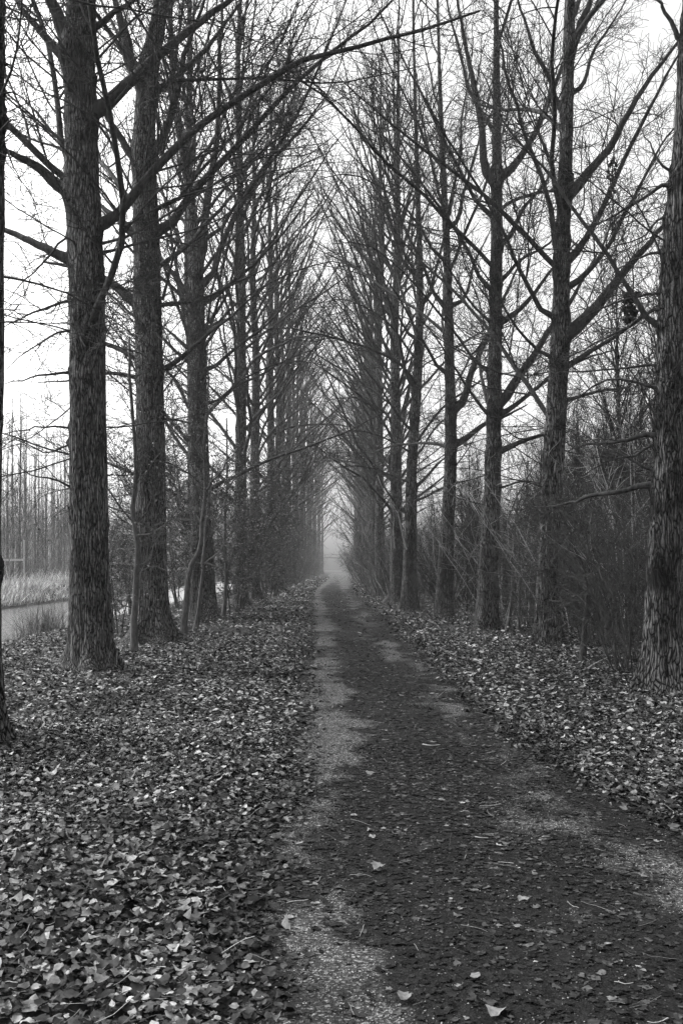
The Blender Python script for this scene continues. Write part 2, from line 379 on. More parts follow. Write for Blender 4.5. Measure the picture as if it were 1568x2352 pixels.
# ------------------------------------------------------------------ trees
def trunk_mesh(C, R, base, k, dz, scars, flare=1.0, name='trunk', parent=None, amp=1.0):
    """C (n,3) centre line with R (n,) radii, local; displaced furrowed bark"""
    d = np.concatenate([[0], np.cumsum(np.linalg.norm(np.diff(C, axis=0), axis=1))])
    n = int(d[-1]/dz)+2; tt = np.linspace(0, d[-1], n)
    c = np.stack([np.interp(tt, d, C[:, i]) for i in range(3)], 1); r = np.interp(tt, d, R)
    # smooth the bends
    for _ in range(6): c[1:-1] = .25*c[:-2]+.5*c[1:-1]+.25*c[2:]
    th = np.arange(k)*2*pi/k
    TH, H = np.meshgrid(th, tt)
    so = int(abs(base[0]*13+base[1]*7)*10) % 40
    u = TH/(2*pi)
    b = np.zeros_like(TH)
    kk = 46
    wob = .8*vnoise(u*8, H*1.4, 8, 256, so)
    b += .50*np.abs(vnoise((u+.02*wob)*kk, H*1.7, kk, 256, so)-.5)*2
    b += .35*np.abs(vnoise((u+.03*wob)*kk*2, H*3.5, kk*2, 256, so+1)-.5)*2
    b += .5*(vnoise(u*6, H*.8, 6, 256, so+2)-.5)
    fl = np.exp(-H/.13)*.38+np.exp(-H/.45)*.26
    root = np.exp(-H/.24)*(1.1*np.maximum(0, np.cos(TH*2.5+so))**5+1.5*np.maximum(0, np.cos(TH*1.5+so*2.1))**5)
    RR = r[:, None]*(1+flare*(fl+root))+amp*.025*(b-.4)*np.clip(r[:, None]/.2, .1, 1.1)
    scar = np.zeros_like(TH)
    for sc_ in scars:
        sth, sh, sr = sc_[:3]; bul = .5 if len(sc_) < 4 else .15
        dth = (TH-sth+pi) % (2*pi)-pi
        a = dth*r[:, None]; hh = H-sh
        RR = RR+sr*bul*np.exp(-(a/(sr*1.5))**2-((hh+.25*sr)/(sr*2.6))**2)
        lam = np.exp(-((hh-.05+1.5*np.abs(a))/.045)**2)*np.exp(-(a/(sr*3.2))**2)
        blob = .9*sm(-(hh+1.3*np.abs(a))/.06)*sm((hh+sr*7)/(sr*3))
        scar = np.maximum(scar, np.maximum(lam, blob))
        RR = RR+.02*lam
    V = np.stack([c[:, 0:1]+RR*np.cos(TH), c[:, 1:2]+RR*np.sin(TH), c[:, 2:3]+0*TH], -1)
    # roots dip into the soil
    i = np.arange(n*k).reshape(n, k); nx = np.roll(i, -1, 1)
    f = np.stack([i[:-1], nx[:-1], nx[1:], i[1:]], -1).reshape(-1, 4)
    return obj(name, V.reshape(-1, 3), [f, i[-1:].copy()], M_bark, parent, attr={'scar': scar.ravel()})

def limb_twigs(tb, P, R, dens=1.0, lo=False, droop=0.0):
    """side branches and twigs of limbs P (m,n,3); returns nothing, adds to tb"""
    L = np.linalg.norm(np.diff(P, axis=1), axis=2).sum(1)
    c2 = np.maximum(3, (L*3.6*dens).astype(int))
    idx, p, d, t, r = sprout(P, R, c2, .1, .98, 28, 62, .25)
    L2 = np.clip(L[idx]*(1.1-t)*rng.uniform(.25, .65, len(idx)), .4, 3.0)
    P2 = grow(p, d, L2, 7, .05-droop, .14)
    r2 = np.clip(np.minimum(r*.55, .0045+.0048*L2), .004, .02)
    R2 = r2[:, None]*np.linspace(1, .35, 7)
    tb.add(P2, R2, 3 if lo else 4)
    c3 = np.maximum(2, (L2*8.5*dens).astype(int))
    idx3, p, d, t, r = sprout(P2, R2, c3, .12, 1, 30, 65, .15)
    L3 = np.clip(L2[idx3]*(1.1-t)*rng.uniform(.3, .75, len(idx3)), .15, 1.1)
    P3 = grow(p, d, L3, 4 if lo else 5, .05-droop*1.3, .19)
    R3 = np.clip(np.minimum(r*.75, .0048+.0014*L3), .0036, .009)[:, None]*np.linspace(1, .55, P3.shape[1])
    tb.add(P3, R3, 3)
    if not lo:
        k = rng.random(len(L3)) < .8
        idx4, p, d, t, r = sprout(P3[k], R3[k], rng.integers(1, 4, k.sum()), .2, 1, 30, 70)
        L4 = rng.uniform(.1, .4, len(idx4))
        P4 = grow(p, d, L4, 4, .04, .24); tb.add(P4, np.full((len(L4), 4), .0035), 3)

def auto_limbs(C, R, n, h0, h1, az=None, len_k=1.0, elev=(28, 55), rmax=.075):
    """ascending limbs round a trunk; returns P (m,14,3), R"""
    h = h0+(h1-h0)*(np.arange(n)+rng.random(n))/n
    cx = np.interp(h, C[:, 2], C[:, 0]); cy = np.interp(h, C[:, 2], C[:, 1]); r = np.interp(h, C[:, 2], R)
    a = np.arange(n)*2.39996+rng.uniform(0, 6.28)+rng.normal(0, .35, n)
    if az is not None: a = rng.choice(az, n)+rng.normal(0, .45, n)
    H = C[-1, 2]; e = np.radians(elev[0]+8+(elev[1]-elev[0])*np.clip(h/H*1.15, 0, 1)+rng.normal(0, 9, n))
    L = np.clip(.3*(H-h)+2.4, 1.0, 7.6)*rng.uniform(.75, 1.15, n)*len_k
    D = np.stack([np.cos(a)*np.cos(e), np.sin(a)*np.cos(e), np.sin(e)], 1)
    P = grow(np.stack([cx, cy, h], 1), D, L, 14, np.where(h < 9, rng.uniform(-.045, .03, n), rng.uniform(.0, .06, n)), .085)
    r0 = np.minimum(np.minimum(.012+.0095*L, r*.55), rmax)
    return P, r0[:, None]*np.linspace(1, .16, 14)**.9, a, h

def hero(name, label, Yd, tk, widths, limbs, H=27.5, group=None, k=48, dz=.05, auto=(6, 14), flare=1.0, low=0, dens=1.0, seed=1):
    """tk: trunk centre in photo pixels, widths (py,w); limbs: list of (pixel polyline, start width px, depth change at tip)"""
    global rng
    rng = np.random.default_rng(seed)
    tw = np.array([W(px, py, Yd) for px, py in tk])
    base = np.array([tw[0][0], Yd, gz(tw[0][0], Yd)-.04])
    C = tw-base; C[0, 2] = 0
    rz = np.array([EYE+(1300-py)/F*Yd-base[2] for py, w in widths]); rw = np.array([w*.5/F*Yd for py, w in widths])
    top = C[-1, 2]
    if top < H:       # carry the trunk on above the picture
        n = 6; hh = np.linspace(top, H, n+1)[1:]
        dx = (C[-1]-C[-2])/(C[-1, 2]-C[-2, 2])
        ext = C[-1]+dx[None]*.6*(hh-top)[:, None]; ext[:, 2] = hh
        C = np.concatenate([C, ext])
    def rad(z):
        z = np.asarray(z, float); r = np.interp(z, rz, rw)
        return np.where(z > rz[-1], np.maximum(.012, rw[-1]*(1-(z-rz[-1])/max(.1, H+.5-rz[-1]))), r)
    Cf = resample(C, 60); Rf = rad(Cf[:, 2])
    root = thing(name, base, label, 'tree', group)
    scars = []; hl = []
    for (pl, w, dY) in limbs:
        m = len(pl); ff = np.linspace(0, 1, m)**1.5
        P = np.array([W(px, py, Yd+dY*q) for (px, py), q in zip(pl, ff)])-base
        # start on the trunk axis side
        z0 = P[0, 2]; c0 = np.array([np.interp(z0-.12, Cf[:, 2], Cf[:, 0]), np.interp(z0-.12, Cf[:, 2], Cf[:, 1]), z0-.12*min(1, w/20)])
        P = np.concatenate([[P[0]*.45+c0*.55], P])
        n = 16 if w > 9 else 10
        P = resample(P, n)
        P[2:] += rng.normal(0, .008, (n-2, 3))*np.linspace(.5, 1.6, n-2)[:, None]
        r0 = w*.5/F*Yd
        tt = np.linspace(0, 1, n)
        R = r0*(1-.8*tt)*(1+.45*np.exp(-tt/.07))
        hl.append((P, np.maximum(R, .004)))
        d = P[3]-c0; scars.append((math.atan2(d[1], d[0]) % (2*pi), z0, max(.03, r0)))
    for P, R in hl:
        tb = Tubes(); n = len(P)
        tb.add(P, R, 9, .03)
        big = R[0]*2/Yd*F > 9
        if np.linalg.norm(P[-1]-P[0]) > .6: limb_twigs(tb, P[None], R[None], 1.05*dens, False, .02 if P[-1, 2] > P[0, 2]+.3 else .06)
        tb.build('branch', M_limb, root)
    ztop = EYE+1300/F*Yd-base[2]            # top of the picture at this depth
    # limbs towards and away from the camera inside the picture
    P, R, a, h = auto_limbs(Cf, Rf, auto[0], 4.2 if Yd < 20 else 5, min(ztop, H-2), az=[pi/2, -pi/2, pi/2+.7, -pi/2-.5], rmax=.055)
    for i in range(len(P)):
        tb = Tubes(); tb.add(P[i], R[i], 7, .03); limb_twigs(tb, P[i:i+1], R[i:i+1], .9*dens); tb.build('branch', M_limb, root)
        scars.append((a[i] % (2*pi), h[i], R[i, 0]))
    # thin low shoots
    if low:
        P, R, a, h = auto_limbs(Cf, Rf, low, 2.6, 7, len_k=.42, elev=(-12, 32), rmax=.013)
        for i in range(len(P)):
            tb = Tubes(); tb.add(P[i], R[i], 5); limb_twigs(tb, P[i:i+1], R[i:i+1], 1.0, False, .07); tb.build('branch', M_limb, root)
    # crown above the picture and the leader
    if ztop < H-1:
        tb = Tubes(); P, R, a, h = auto_limbs(Cf, Rf, auto[1], max(ztop-.5, 6), H-.5); tb.add(P, R, 5); limb_twigs(tb, P, R, .6*dens, True); tb.build('crown', M_limb, root)
    # old branch knots
    for q in range(22): scars.append((rng.uniform(0, 6.28), rng.uniform(1.2, 10), rng.uniform(.035, .075), 0))
    trunk_mesh(C, rad(C[:, 2]), base, k, dz, scars, flare, 'trunk', root) if False else trunk_mesh(Cf, Rf, base, k, dz, scars, flare, 'trunk', root)
    return root

A = []
hero('poplar_tree', 'poplar trunk cut off by the left picture edge, with short broken stubs', 7.9,
     [(-72, 1730), (-73, 1300), (-62, 800), (-58, 400), (-56, -200)], [(1700, 150), (1400, 140), (600, 134), (-200, 118)],
     [([(5, 150), (25, 153), (45, 160)], 9, 0), ([(5, 212), (28, 214), (48, 213)], 9, 0), ([(5, 278), (28, 277), (48, 273)], 8, 0),
      ([(8, 345), (35, 390), (57, 450)], 5, 0), ([(-20, -420), (150, -220), (290, 0), (345, 85), (390, 145), (402, 200), (392, 265)], 14, .3),
      ([(-20, -300), (60, -260), (180, -160), (420, -150)], 26, 1), ([(-10, 8), (12, 60), (14, 130)], 5, 0)], auto=(0, 4), k=64, dz=.04, flare=.75, low=8, seed=21, dens=.7)
hero('poplar_tree', 'stout furrowed poplar with flared roots, beside the river bank view', 13.4,
     [(208, 1550), (205, 1300), (202, 900), (199, 600), (190, 430), (185, 250), (185, 100), (190, 0), (200, -150)],
     [(1500, 96), (1300, 88), (900, 82), (600, 78), (300, 74), (100, 66), (-150, 50)],
     [([(228, 250), (300, 185), (385, 110), (510, 15), (620, -70)], 30, 1.2),
      ([(242, 515), (345, 400), (445, 300), (590, 205), (715, 130), (784, 120), (874, 92), (1010, 58), (1100, 20)], 22, -1.2),
      ([(650, 182), (720, 192), (800, 188), (900, 165), (1010, 140)], 7, -.5),
      ([(140, 430), (90, 385), (45, 360), (-30, 340)], 32, -.5), ([(152, 592), (90, 562), (5, 525), (-70, 500)], 25, .6),
      ([(148, 130), (105, 85), (40, 5), (0, -60)], 24, 0), ([(165, 105), (135, 40), (110, -20), (80, -120)], 44, -.4), ([(222, 60), (270, 25), (330, -10), (400, -60)], 15, -1),
      ([(162, 857), (120, 859), (10, 881)], 8, -.5), ([(165, 984), (95, 981), (5, 1001)], 6, -.6), ([(205, 1172), (170, 1124), (120, 1099), (75, 1094), (35, 1065)], 7, -.9),
      ([(160, 545), (100, 605), (40, 660), (12, 700)], 6, -.4), ([(155, 272), (140, 258), (122, 240)], 8, 0), ([(165, 690), (115, 705), (60, 725), (10, 752)], 8, -.6),
      ([(240, 580), (310, 560), (400, 540), (475, 515), (555, 480)], 7, -1.5), ([(240, 655), (300, 670), (380, 678)], 5, -1), ([(240, 560), (350, 515), (480, 430), (600, 360), (740, 330)], 6, -2), ([(160, 330), (80, 250), (10, 190)], 9, 1), ([(160, 760), (90, 790), (10, 850)], 6, .5),
      ([(165, 1020), (110, 1040), (40, 1010), (5, 1030)], 5, -.5)],
     auto=(4, 10), k=72, dz=.03, flare=.85, low=11, seed=22, dens=.95)
hero('poplar_tree', 'poplar forking near the picture top, behind a thin pale sapling', 18.1,
     [(348, 1484), (347, 1300), (345, 900), (340, 700), (335, 500), (332, 300), (345, 150), (372, 0), (385, -100)],
     [(1450, 80), (1300, 71), (900, 64), (600, 59), (400, 54), (200, 46), (0, 34), (-100, 28)],
     [([(372, 530), (440, 445), (520, 360), (595, 280), (665, 205), (784, 105), (880, 20), (930, -30)], 19, -1.2),
      ([(305, 535), (275, 505), (240, 480), (200, 440)], 22, .6), ([(305, 690), (265, 655), (240, 640), (190, 620), (100, 600)], 25, .5), ([(302, 355), (280, 320), (245, 270), (215, 235)], 22, 0),
      ([(352, 350), (385, 290), (402, 230), (430, 110), (465, 20), (480, -40)], 22, -.5), ([(312, 160), (290, 90), (270, 20), (255, -60)], 32, .3),
      ([(368, 690), (385, 640), (415, 545), (470, 515)], 8, -1), ([(377, 847), (430, 809), (470, 775), (520, 735), (600, 660)], 13, -1.5), ([(325, 830), (285, 808), (245, 790), (170, 770)], 14, .5),
      ([(320, 869), (290, 862), (245, 857), (180, 870), (90, 880)], 11, .3), ([(375, 964), (430, 970), (480, 990)], 7, -1), ([(370, 203), (400, 180), (470, 115), (545, 15), (570, -20)], 16, .8),
      ([(372, 700), (450, 690), (540, 650), (640, 600)], 9, -1), ([(372, 480), (470, 380), (600, 230), (700, 60), (740, -20)], 9, -2)], auto=(5, 11), low=8, seed=23, dens=.9)
hero('poplar_tree', 'poplar whose trunk splits high up, rising behind two leaning saplings', 25.7,
     [(470, 1428), (462, 1200), (455, 950), (452, 700), (448, 600), (436, 440), (415, 320), (400, 200), (392, 60), (388, -80)],
     [(1400, 58), (1200, 48), (950, 43), (700, 36), (600, 32), (440, 20), (200, 14), (-80, 9)],
     [([(460, 600), (466, 540), (480, 440), (500, 300), (505, 130), (510, 40), (512, -60)], 20, .5), ([(470, 655), (505, 575), (540, 490), (590, 410), (665, 295), (745, 125), (784, 30), (810, -40)], 14, -1.5),
      ([(470, 695), (525, 655), (600, 590), (670, 510), (720, 440)], 11, -2), ([(432, 670), (400, 630), (375, 600), (330, 520)], 14, .5), ([(435, 800), (400, 770), (360, 740)], 11, .5), ([(475, 850), (540, 800), (620, 740), (700, 640)], 9, -2), ([(470, 760), (540, 700), (640, 640), (760, 600), (840, 620)], 6, -2), ([(465, 560), (560, 440), (660, 330), (760, 200), (800, 80), (815, -20)], 8, -1), ([(474, 930), (560, 870), (660, 830), (750, 840)], 6, -2)],
     auto=(9, 10), k=40, dz=.07, low=6, seed=24, dens=.75)
hero('poplar_tree', 'dark poplar at the right picture edge with a clump of leaves caught beside it', 11.15,
     [(1519, 1600), (1522, 1334), (1535, 1034), (1541, 784), (1556, 500), (1571, 350), (1583, 100), (1592, -60)],
     [(1560, 88), (1334, 77), (1034, 70), (784, 64), (500, 58), (350, 54), (100, 46), (-60, 40)],
     [([(1510, 752), (1439, 655), (1374, 560), (1314, 480), (1279, 425), (1154, 275), (1129, 225), (1100, 150)], 12, .8), ([(1509, 839), (1434, 846), (1304, 856), (1250, 850)], 7, 1),
      ([(1499, 999), (1424, 1014), (1354, 1019), (1294, 1039)], 13, 1.2), ([(1494, 1114), (1424, 1129), (1349, 1139), (1309, 1156), (1220, 1165)], 15, 1.5), ([(1494, 1079), (1434, 1049), (1374, 1026)], 8, .5),
      ([(1494, 1024), (1459, 1044), (1394, 1059), (1340, 1090)], 8, -.3), ([(1529, 425), (1484, 450), (1409, 495), (1350, 530)], 10, .5), ([(1534, 390), (1489, 330), (1469, 295)], 7, .2),
      ([(1514, 675), (1454, 685), (1394, 700), (1330, 735)], 8, .6), ([(1514, 710), (1444, 750), (1374, 784), (1290, 830)], 9, .8), ([(1530, 740), (1519, 590), (1484, 510), (1424, 425), (1364, 400), (1330, 412)], 6, -.5),
      ([(1562, 92), (1540, 50), (1505, -10), (1480, -60)], 13, 0), ([(1512, 580), (1450, 600), (1390, 640)], 7, .8), ([(1500, 890), (1420, 870), (1340, 900), (1280, 950)], 8, 1), ([(1520, 500), (1480, 540), (1400, 570)], 6, .4)],
     auto=(0, 12), k=64, dz=.035, low=4, seed=25, dens=1.0)
hero('poplar_tree', 'poplar with thick limbs rising to the right, twiggy shoots round its foot', 17.6,
     [(1255, 1490), (1260, 1284), (1274, 984), (1284, 784), (1291, 550), (1299, 350), (1306, 50), (1312, -80)],
     [(1440, 57), (1284, 49), (984, 48), (784, 41), (550, 33), (350, 30), (50, 25), (-80, 22)],
     [([(1309, 762), (1364, 710), (1430, 625), (1484, 565), (1524, 515), (1580, 460)], 29, .8), ([(1314, 440), (1350, 395), (1394, 345), (1440, 265), (1469, 215), (1549, 105), (1600, 50)], 22, .5),
      ([(1304, 600), (1340, 555), (1384, 475), (1430, 370), (1474, 280), (1549, 140), (1600, 60)], 16, -1), ([(1315, 100), (1335, 50), (1355, 0), (1380, -60)], 22, 0),
      ([(1289, 250), (1260, 180), (1224, 110), (1205, 45), (1189, 0), (1175, -50)], 14, -.5), ([(1284, 590), (1264, 480), (1240, 400), (1209, 320), (1185, 240), (1164, 175), (1140, 60), (1130, -20)], 14, -1),
      ([(1259, 725), (1209, 650), (1129, 480), (1039, 340), (1000, 270), (959, 200)], 11, -1.5), ([(1304, 839), (1359, 804), (1394, 784), (1460, 740), (1510, 700)], 14, .5), ([(1320, 210), (1360, 120), (1420, 30), (1440, -10)], 10, .8),
      ([(1305, 660), (1370, 600), (1440, 480), (1520, 330), (1580, 250)], 13, 1.5), ([(1300, 920), (1370, 900), (1450, 890)], 10, .5), ([(1262, 820), (1200, 770), (1120, 640), (1060, 560)], 8, -1), ([(1250, 1000), (1200, 1010), (1150, 980)], 6, -1)],
     auto=(5, 14), low=10, seed=26, dens=1.0, flare=.7)
hero('poplar_tree', 'slim straight poplar standing clear on the leaf edge, third trunk from right', 22.6,
     [(1115, 1450), (1121, 1300), (1130, 1134), (1134, 884), (1140, 550), (1140, 350), (1139, 50), (1139, -80)],
     [(1430, 53), (1300, 45), (1134, 38), (884, 31), (550, 27), (350, 22), (50, 12), (-80, 9)],
     [([(1151, 922), (1184, 874), (1234, 804), (1260, 760), (1310, 690), (1370, 580)], 22, 1), ([(1154, 948), (1209, 909), (1254, 874), (1330, 830), (1420, 800)], 12, .8), ([(1154, 738), (1224, 675), (1269, 615), (1330, 550)], 13, .5),
      ([(1156, 402), (1214, 330), (1259, 235), (1300, 130), (1350, 50), (1380, -20)], 17, .5), ([(1128, 412), (1105, 280), (1080, 160), (1065, 80), (1050, 0), (1040, -50)], 20, -.4), ([(1134, 752), (1084, 700), (1029, 615), (959, 540)], 7, -1.5),
      ([(1154, 1034), (1199, 1014), (1244, 999), (1320, 990)], 14, .5), ([(1129, 672), (1069, 565), (979, 435), (874, 300), (830, 240)], 9, -1.8), ([(1152, 560), (1200, 480), (1250, 420), (1290, 330)], 12, 1), ([(1150, 1120), (1200, 1105), (1270, 1120)], 6, -.5),
      ([(1128, 960), (1080, 900), (1010, 790), (960, 720)], 8, -1.5), ([(1145, 650), (1190, 600), (1260, 560), (1330, 470)], 9, 1), ([(1130, 500), (1050, 380), (960, 200), (880, 40), (850, -40)], 9, -1), ([(1126, 860), (1040, 760), (940, 640), (840, 560), (760, 560)], 7, -2)], auto=(6, 12), k=40, dz=.06, low=8, seed=27, dens=.95, flare=.35)
hero('poplar_tree', 'dark poplar with brushy base, left of the slim straight one', 27.4,
     [(1017, 1424), (1024, 1250), (1033, 1084), (1033, 884), (1026, 600), (1018, 400), (1008, 150), (1004, 0), (1000, -80)],
     [(1400, 40), (1250, 33), (1084, 28), (884, 24), (600, 17), (400, 13), (150, 8), (-80, 5)],
     [([(1049, 936), (1084, 849), (1114, 784), (1150, 700), (1200, 590)], 18, 1), ([(1054, 1016), (1104, 979), (1150, 960), (1210, 930)], 15, 1), ([(1024, 712), (969, 605), (919, 500), (870, 330), (850, 220)], 9, -1.5), ([(1035, 520), (1065, 440), (1095, 340), (1130, 200)], 10, .5),
      ([(1020, 480), (990, 370), (965, 250), (950, 120)], 8, -.5), ([(1025, 860), (970, 780), (900, 660), (850, 600)], 8, -2), ([(1045, 700), (1090, 600), (1130, 520)], 9, 1), ([(1020, 600), (950, 500), (860, 420), (780, 400), (720, 420)], 7, -2), ([(1012, 380), (950, 260), (880, 120), (840, 0), (825, -50)], 7, -1)], auto=(9, 8), k=36, dz=.08, low=10, seed=28, dens=.5, flare=.5)
hero('poplar_tree', 'poplar carrying a bright split dead branch, right beside the path bend', 31.3,
     [(939, 1408), (942, 1250), (945, 1084), (960, 834), (964, 650), (959, 450), (952, 200), (948, 0)],
     [(1390, 38), (1250, 29), (1084, 24), (834, 21), (650, 16), (450, 11), (200, 7), (0, 5)],
     [([(949, 1016), (909, 949), (864, 879), (814, 824), (780, 800)], 7, -2), ([(952, 900), (920, 800), (890, 680), (860, 540), (850, 400)], 9, -1), ([(970, 700), (1000, 620), (1030, 500), (1060, 380)], 9, 1), ([(950, 1120), (1010, 1060), (1060, 1030)], 8, 1),
      ([(955, 780), (900, 700), (850, 640), (800, 620)], 7, -1.5), ([(935, 1180), (890, 1130), (850, 1060), (820, 1020)], 6, -2), ([(955, 640), (900, 520), (840, 360), (800, 200), (770, 40)], 7, -1), ([(948, 1060), (890, 1010), (820, 990), (740, 1005)], 5, -2), ([(945, 1130), (880, 1085), (800, 1070), (740, 1090)], 5, -3), ([(958, 830), (890, 740), (800, 690), (720, 700)], 5, -3)], auto=(10, 8), k=32, dz=.1, low=10, seed=29, dens=.42, flare=.5)
last = [o for o in S.objects if o.name.startswith('poplar_tree')][-1]
tb = Tubes(); b0 = np.array(last.location)
for pl, w in (([(934, 1262), (929, 1248), (918, 1200), (913, 1178), (892, 1150), (875, 1114), (866, 1090)], 6), ([(906, 1260), (903, 1225), (901, 1170), (893, 1152)], 3), ([(913, 1178), (922, 1160), (926, 1148)], 2.5)):
    P = resample(np.array([W(px, py, 30.4) for px, py in pl])-b0, 12); tb.add(P, np.linspace(w*.32, w*.14, 12)/F*30.4, 6)
tag(tb.build('dead_branch', M_pale, last), 'bright barkless split branch hanging down', None)

# ---- templates for the farther poplars of the rows
def far_poplar(seed, H=27, nl=34, h0=3.4, dens=.3, rb=.27, elev=(24, 72), len_k=1.0, lo=True, label='', name='poplar_tree', group=None, loc=(0, 0, -50), inner=0):
    global rng
    rng = np.random.default_rng(seed)
    z = np.linspace(0, H, 30)
    C = np.stack([.25*(vnoise(z*.25, z*0+seed)-.5)*np.clip(z/3, 0, 1), .25*(vnoise(z*.25, z*0+seed+9)-.5)*np.clip(z/3, 0, 1), z], 1)
    R = rb*np.clip(1-z/(H+.4), .03, 1)**.8
    root = thing(name, loc, label, 'tree', group)
    trunk_mesh(C, R, (seed, 2, 0), 24, .16, [(rng.uniform(0, 6.28), rng.uniform(1.5, 10), .05) for _ in range(8)], .8, 'trunk', root)
    P, Rl, a, h = auto_limbs(C, R, nl, h0, H-.6, len_k=len_k, elev=elev)
    tb = Tubes(); tb.add(P, Rl, 5); limb_twigs(tb, P, Rl, dens, lo)
    if inner:
        for n_, ha, hb, lk, e_ in ((inner//3, 5, 12, 1.05, (30, 62)), (inner, 12, H-2, 1.5, (22, 52))):
            P, Rl, a, h = auto_limbs(C, R, n_, ha, hb, az=[0], len_k=lk, elev=e_); tb.add(P, Rl*.8, 5); limb_twigs(tb, P, Rl*.8, .42, lo)
    tb.build('crown', M_limb, root)
    return root
rowL = [(36, -3.98), (41, -3.9), (50, -3.9), (57, -3.95), (62, -3.95), (68, -3.9), (75, -3.9), (82, -3.95), (89, -3.9), (97, -3.9), (106, -3.9), (116, -3.9), (127, -3.9), (140, -3.9), (152, -3.8), (165, -3.8), (180, -3.7)]
rowR = [(38, 2.35), (43, 2.6), (48, 2.1), (56, 2.2), (64, 2.2), (71, 2.3), (78, 2.3), (86, 2.3), (95, 2.4), (105, 2.4), (116, 2.5), (128, 2.5), (141, 2.6), (155, 2.7), (171, 2.8), (186, 2.9)]
T = [far_poplar(s, label='x', inner=11) for s in (41, 42)]+[far_poplar(s, label='x', dens=.13, nl=22, inner=7) for s in (43, 44)]
used = [False]*4
NEARL = ['grey poplar behind the leafy thorn bushes, widest trunk there', 'poplar close behind the widest trunk at the thorn bushes', 'poplar where the left thorn bushes thin out, ghostly grey']
NEARR = ['poplar rising from a dark shrub clump by the path bend', 'slender poplar just past the dark shrub clump at the bend', 'thin grey poplar at the start of the misty right hedge']
i = 0
for row, near, side in ((rowL, NEARL, 'left'), (rowR, NEARR, 'right')):
    for j, (Yd, xx) in enumerate(row):
        q = i % 2+(2 if Yd > 58 else 0); i += 1
        lab = near[j] if j < len(near) else f'bare misty poplar far down the {side} row'
        grp = None if j < len(near) else f'misty far poplars of the {side} row'
        p = (xx, Yd, float(gz(xx, Yd))-.05); rz = (0 if side == 'left' else pi)+.35*math.sin(i*3.7); sc = (1, 1 if (i//2) % 2 else -1, 1+.1*math.sin(i*2.3))
        if not used[q]:
            used[q] = True; o = T[q]; o.location = p; o.rotation_euler.z = rz; o.scale = sc; o['label'] = lab
            if grp: o['group'] = grp
        else: dup(T[q], p, rz, sc, lab, grp)
# second stem standing behind the split one
t2 = dup(T[1], (-4.55, 28.5, float(gz(-4.5, 28.5))-.05), 2.2, (.9, .9, .9), 'leaning dark stem half hidden behind the split poplar')
t2.rotation_euler = (0, .03, 2.2)

# ---- plantation across the river: slender, upright
Pl = [far_poplar(s, H=19, nl=26, h0=2.5, dens=.8, rb=.09, elev=(58, 78), len_k=.5, label='slender upright poplar in the mist across the river', group='slender poplars in the plantation across the river') for s in (51, 52, 53)]
rng = np.random.default_rng(77)
cand = []
for Yd in np.arange(72, 160, 4.0):
    for xx in np.arange(-90, -26, 2.8):
        if -.45*Yd-2 < xx < -.275*Yd: cand.append((xx+rng.normal(0, .8), Yd+rng.normal(0, 1.2)))
for i, (xx, Yd) in enumerate(cand):
    p = (xx, Yd, float(gz(xx, Yd))-.05); sc = rng.uniform(.65, 1.15)
    if i < 3: Pl[i].location = p; Pl[i].rotation_euler.z = i
    else: dup(Pl[i % 3], p, rng.uniform(0, 6.28), sc, 'slender upright poplar in the mist across the river', 'slender poplars in the plantation across the river')

# ---- slim trees in the wood behind the right row
Rw = [far_poplar(s, H=11, nl=50, h0=1.2, dens=1.1, rb=.08, elev=(30, 72), len_k=.85, label='slim young tree in the dark wood behind the right row', name='young_tree', group='slim young trees in the wood behind the right row') for s in (61, 62)]
spots = [(xx+rng.normal(0, .6), Yd+rng.normal(0, 1)) for Yd in (24, 29, 34, 40, 47, 55, 64) for xx in np.arange(7.0, .5*Yd+4, 2.2)]
for i, (xx, Yd) in enumerate(spots):
    p = (xx, Yd, float(gz(xx, Yd))-.03)
    if i < 2: Rw[i].location = p
    else: dup(Rw[i % 2], p, rng.uniform(0, 6.28), rng.uniform(.5, .85), Rw[0]['label'], Rw[0]['group'])

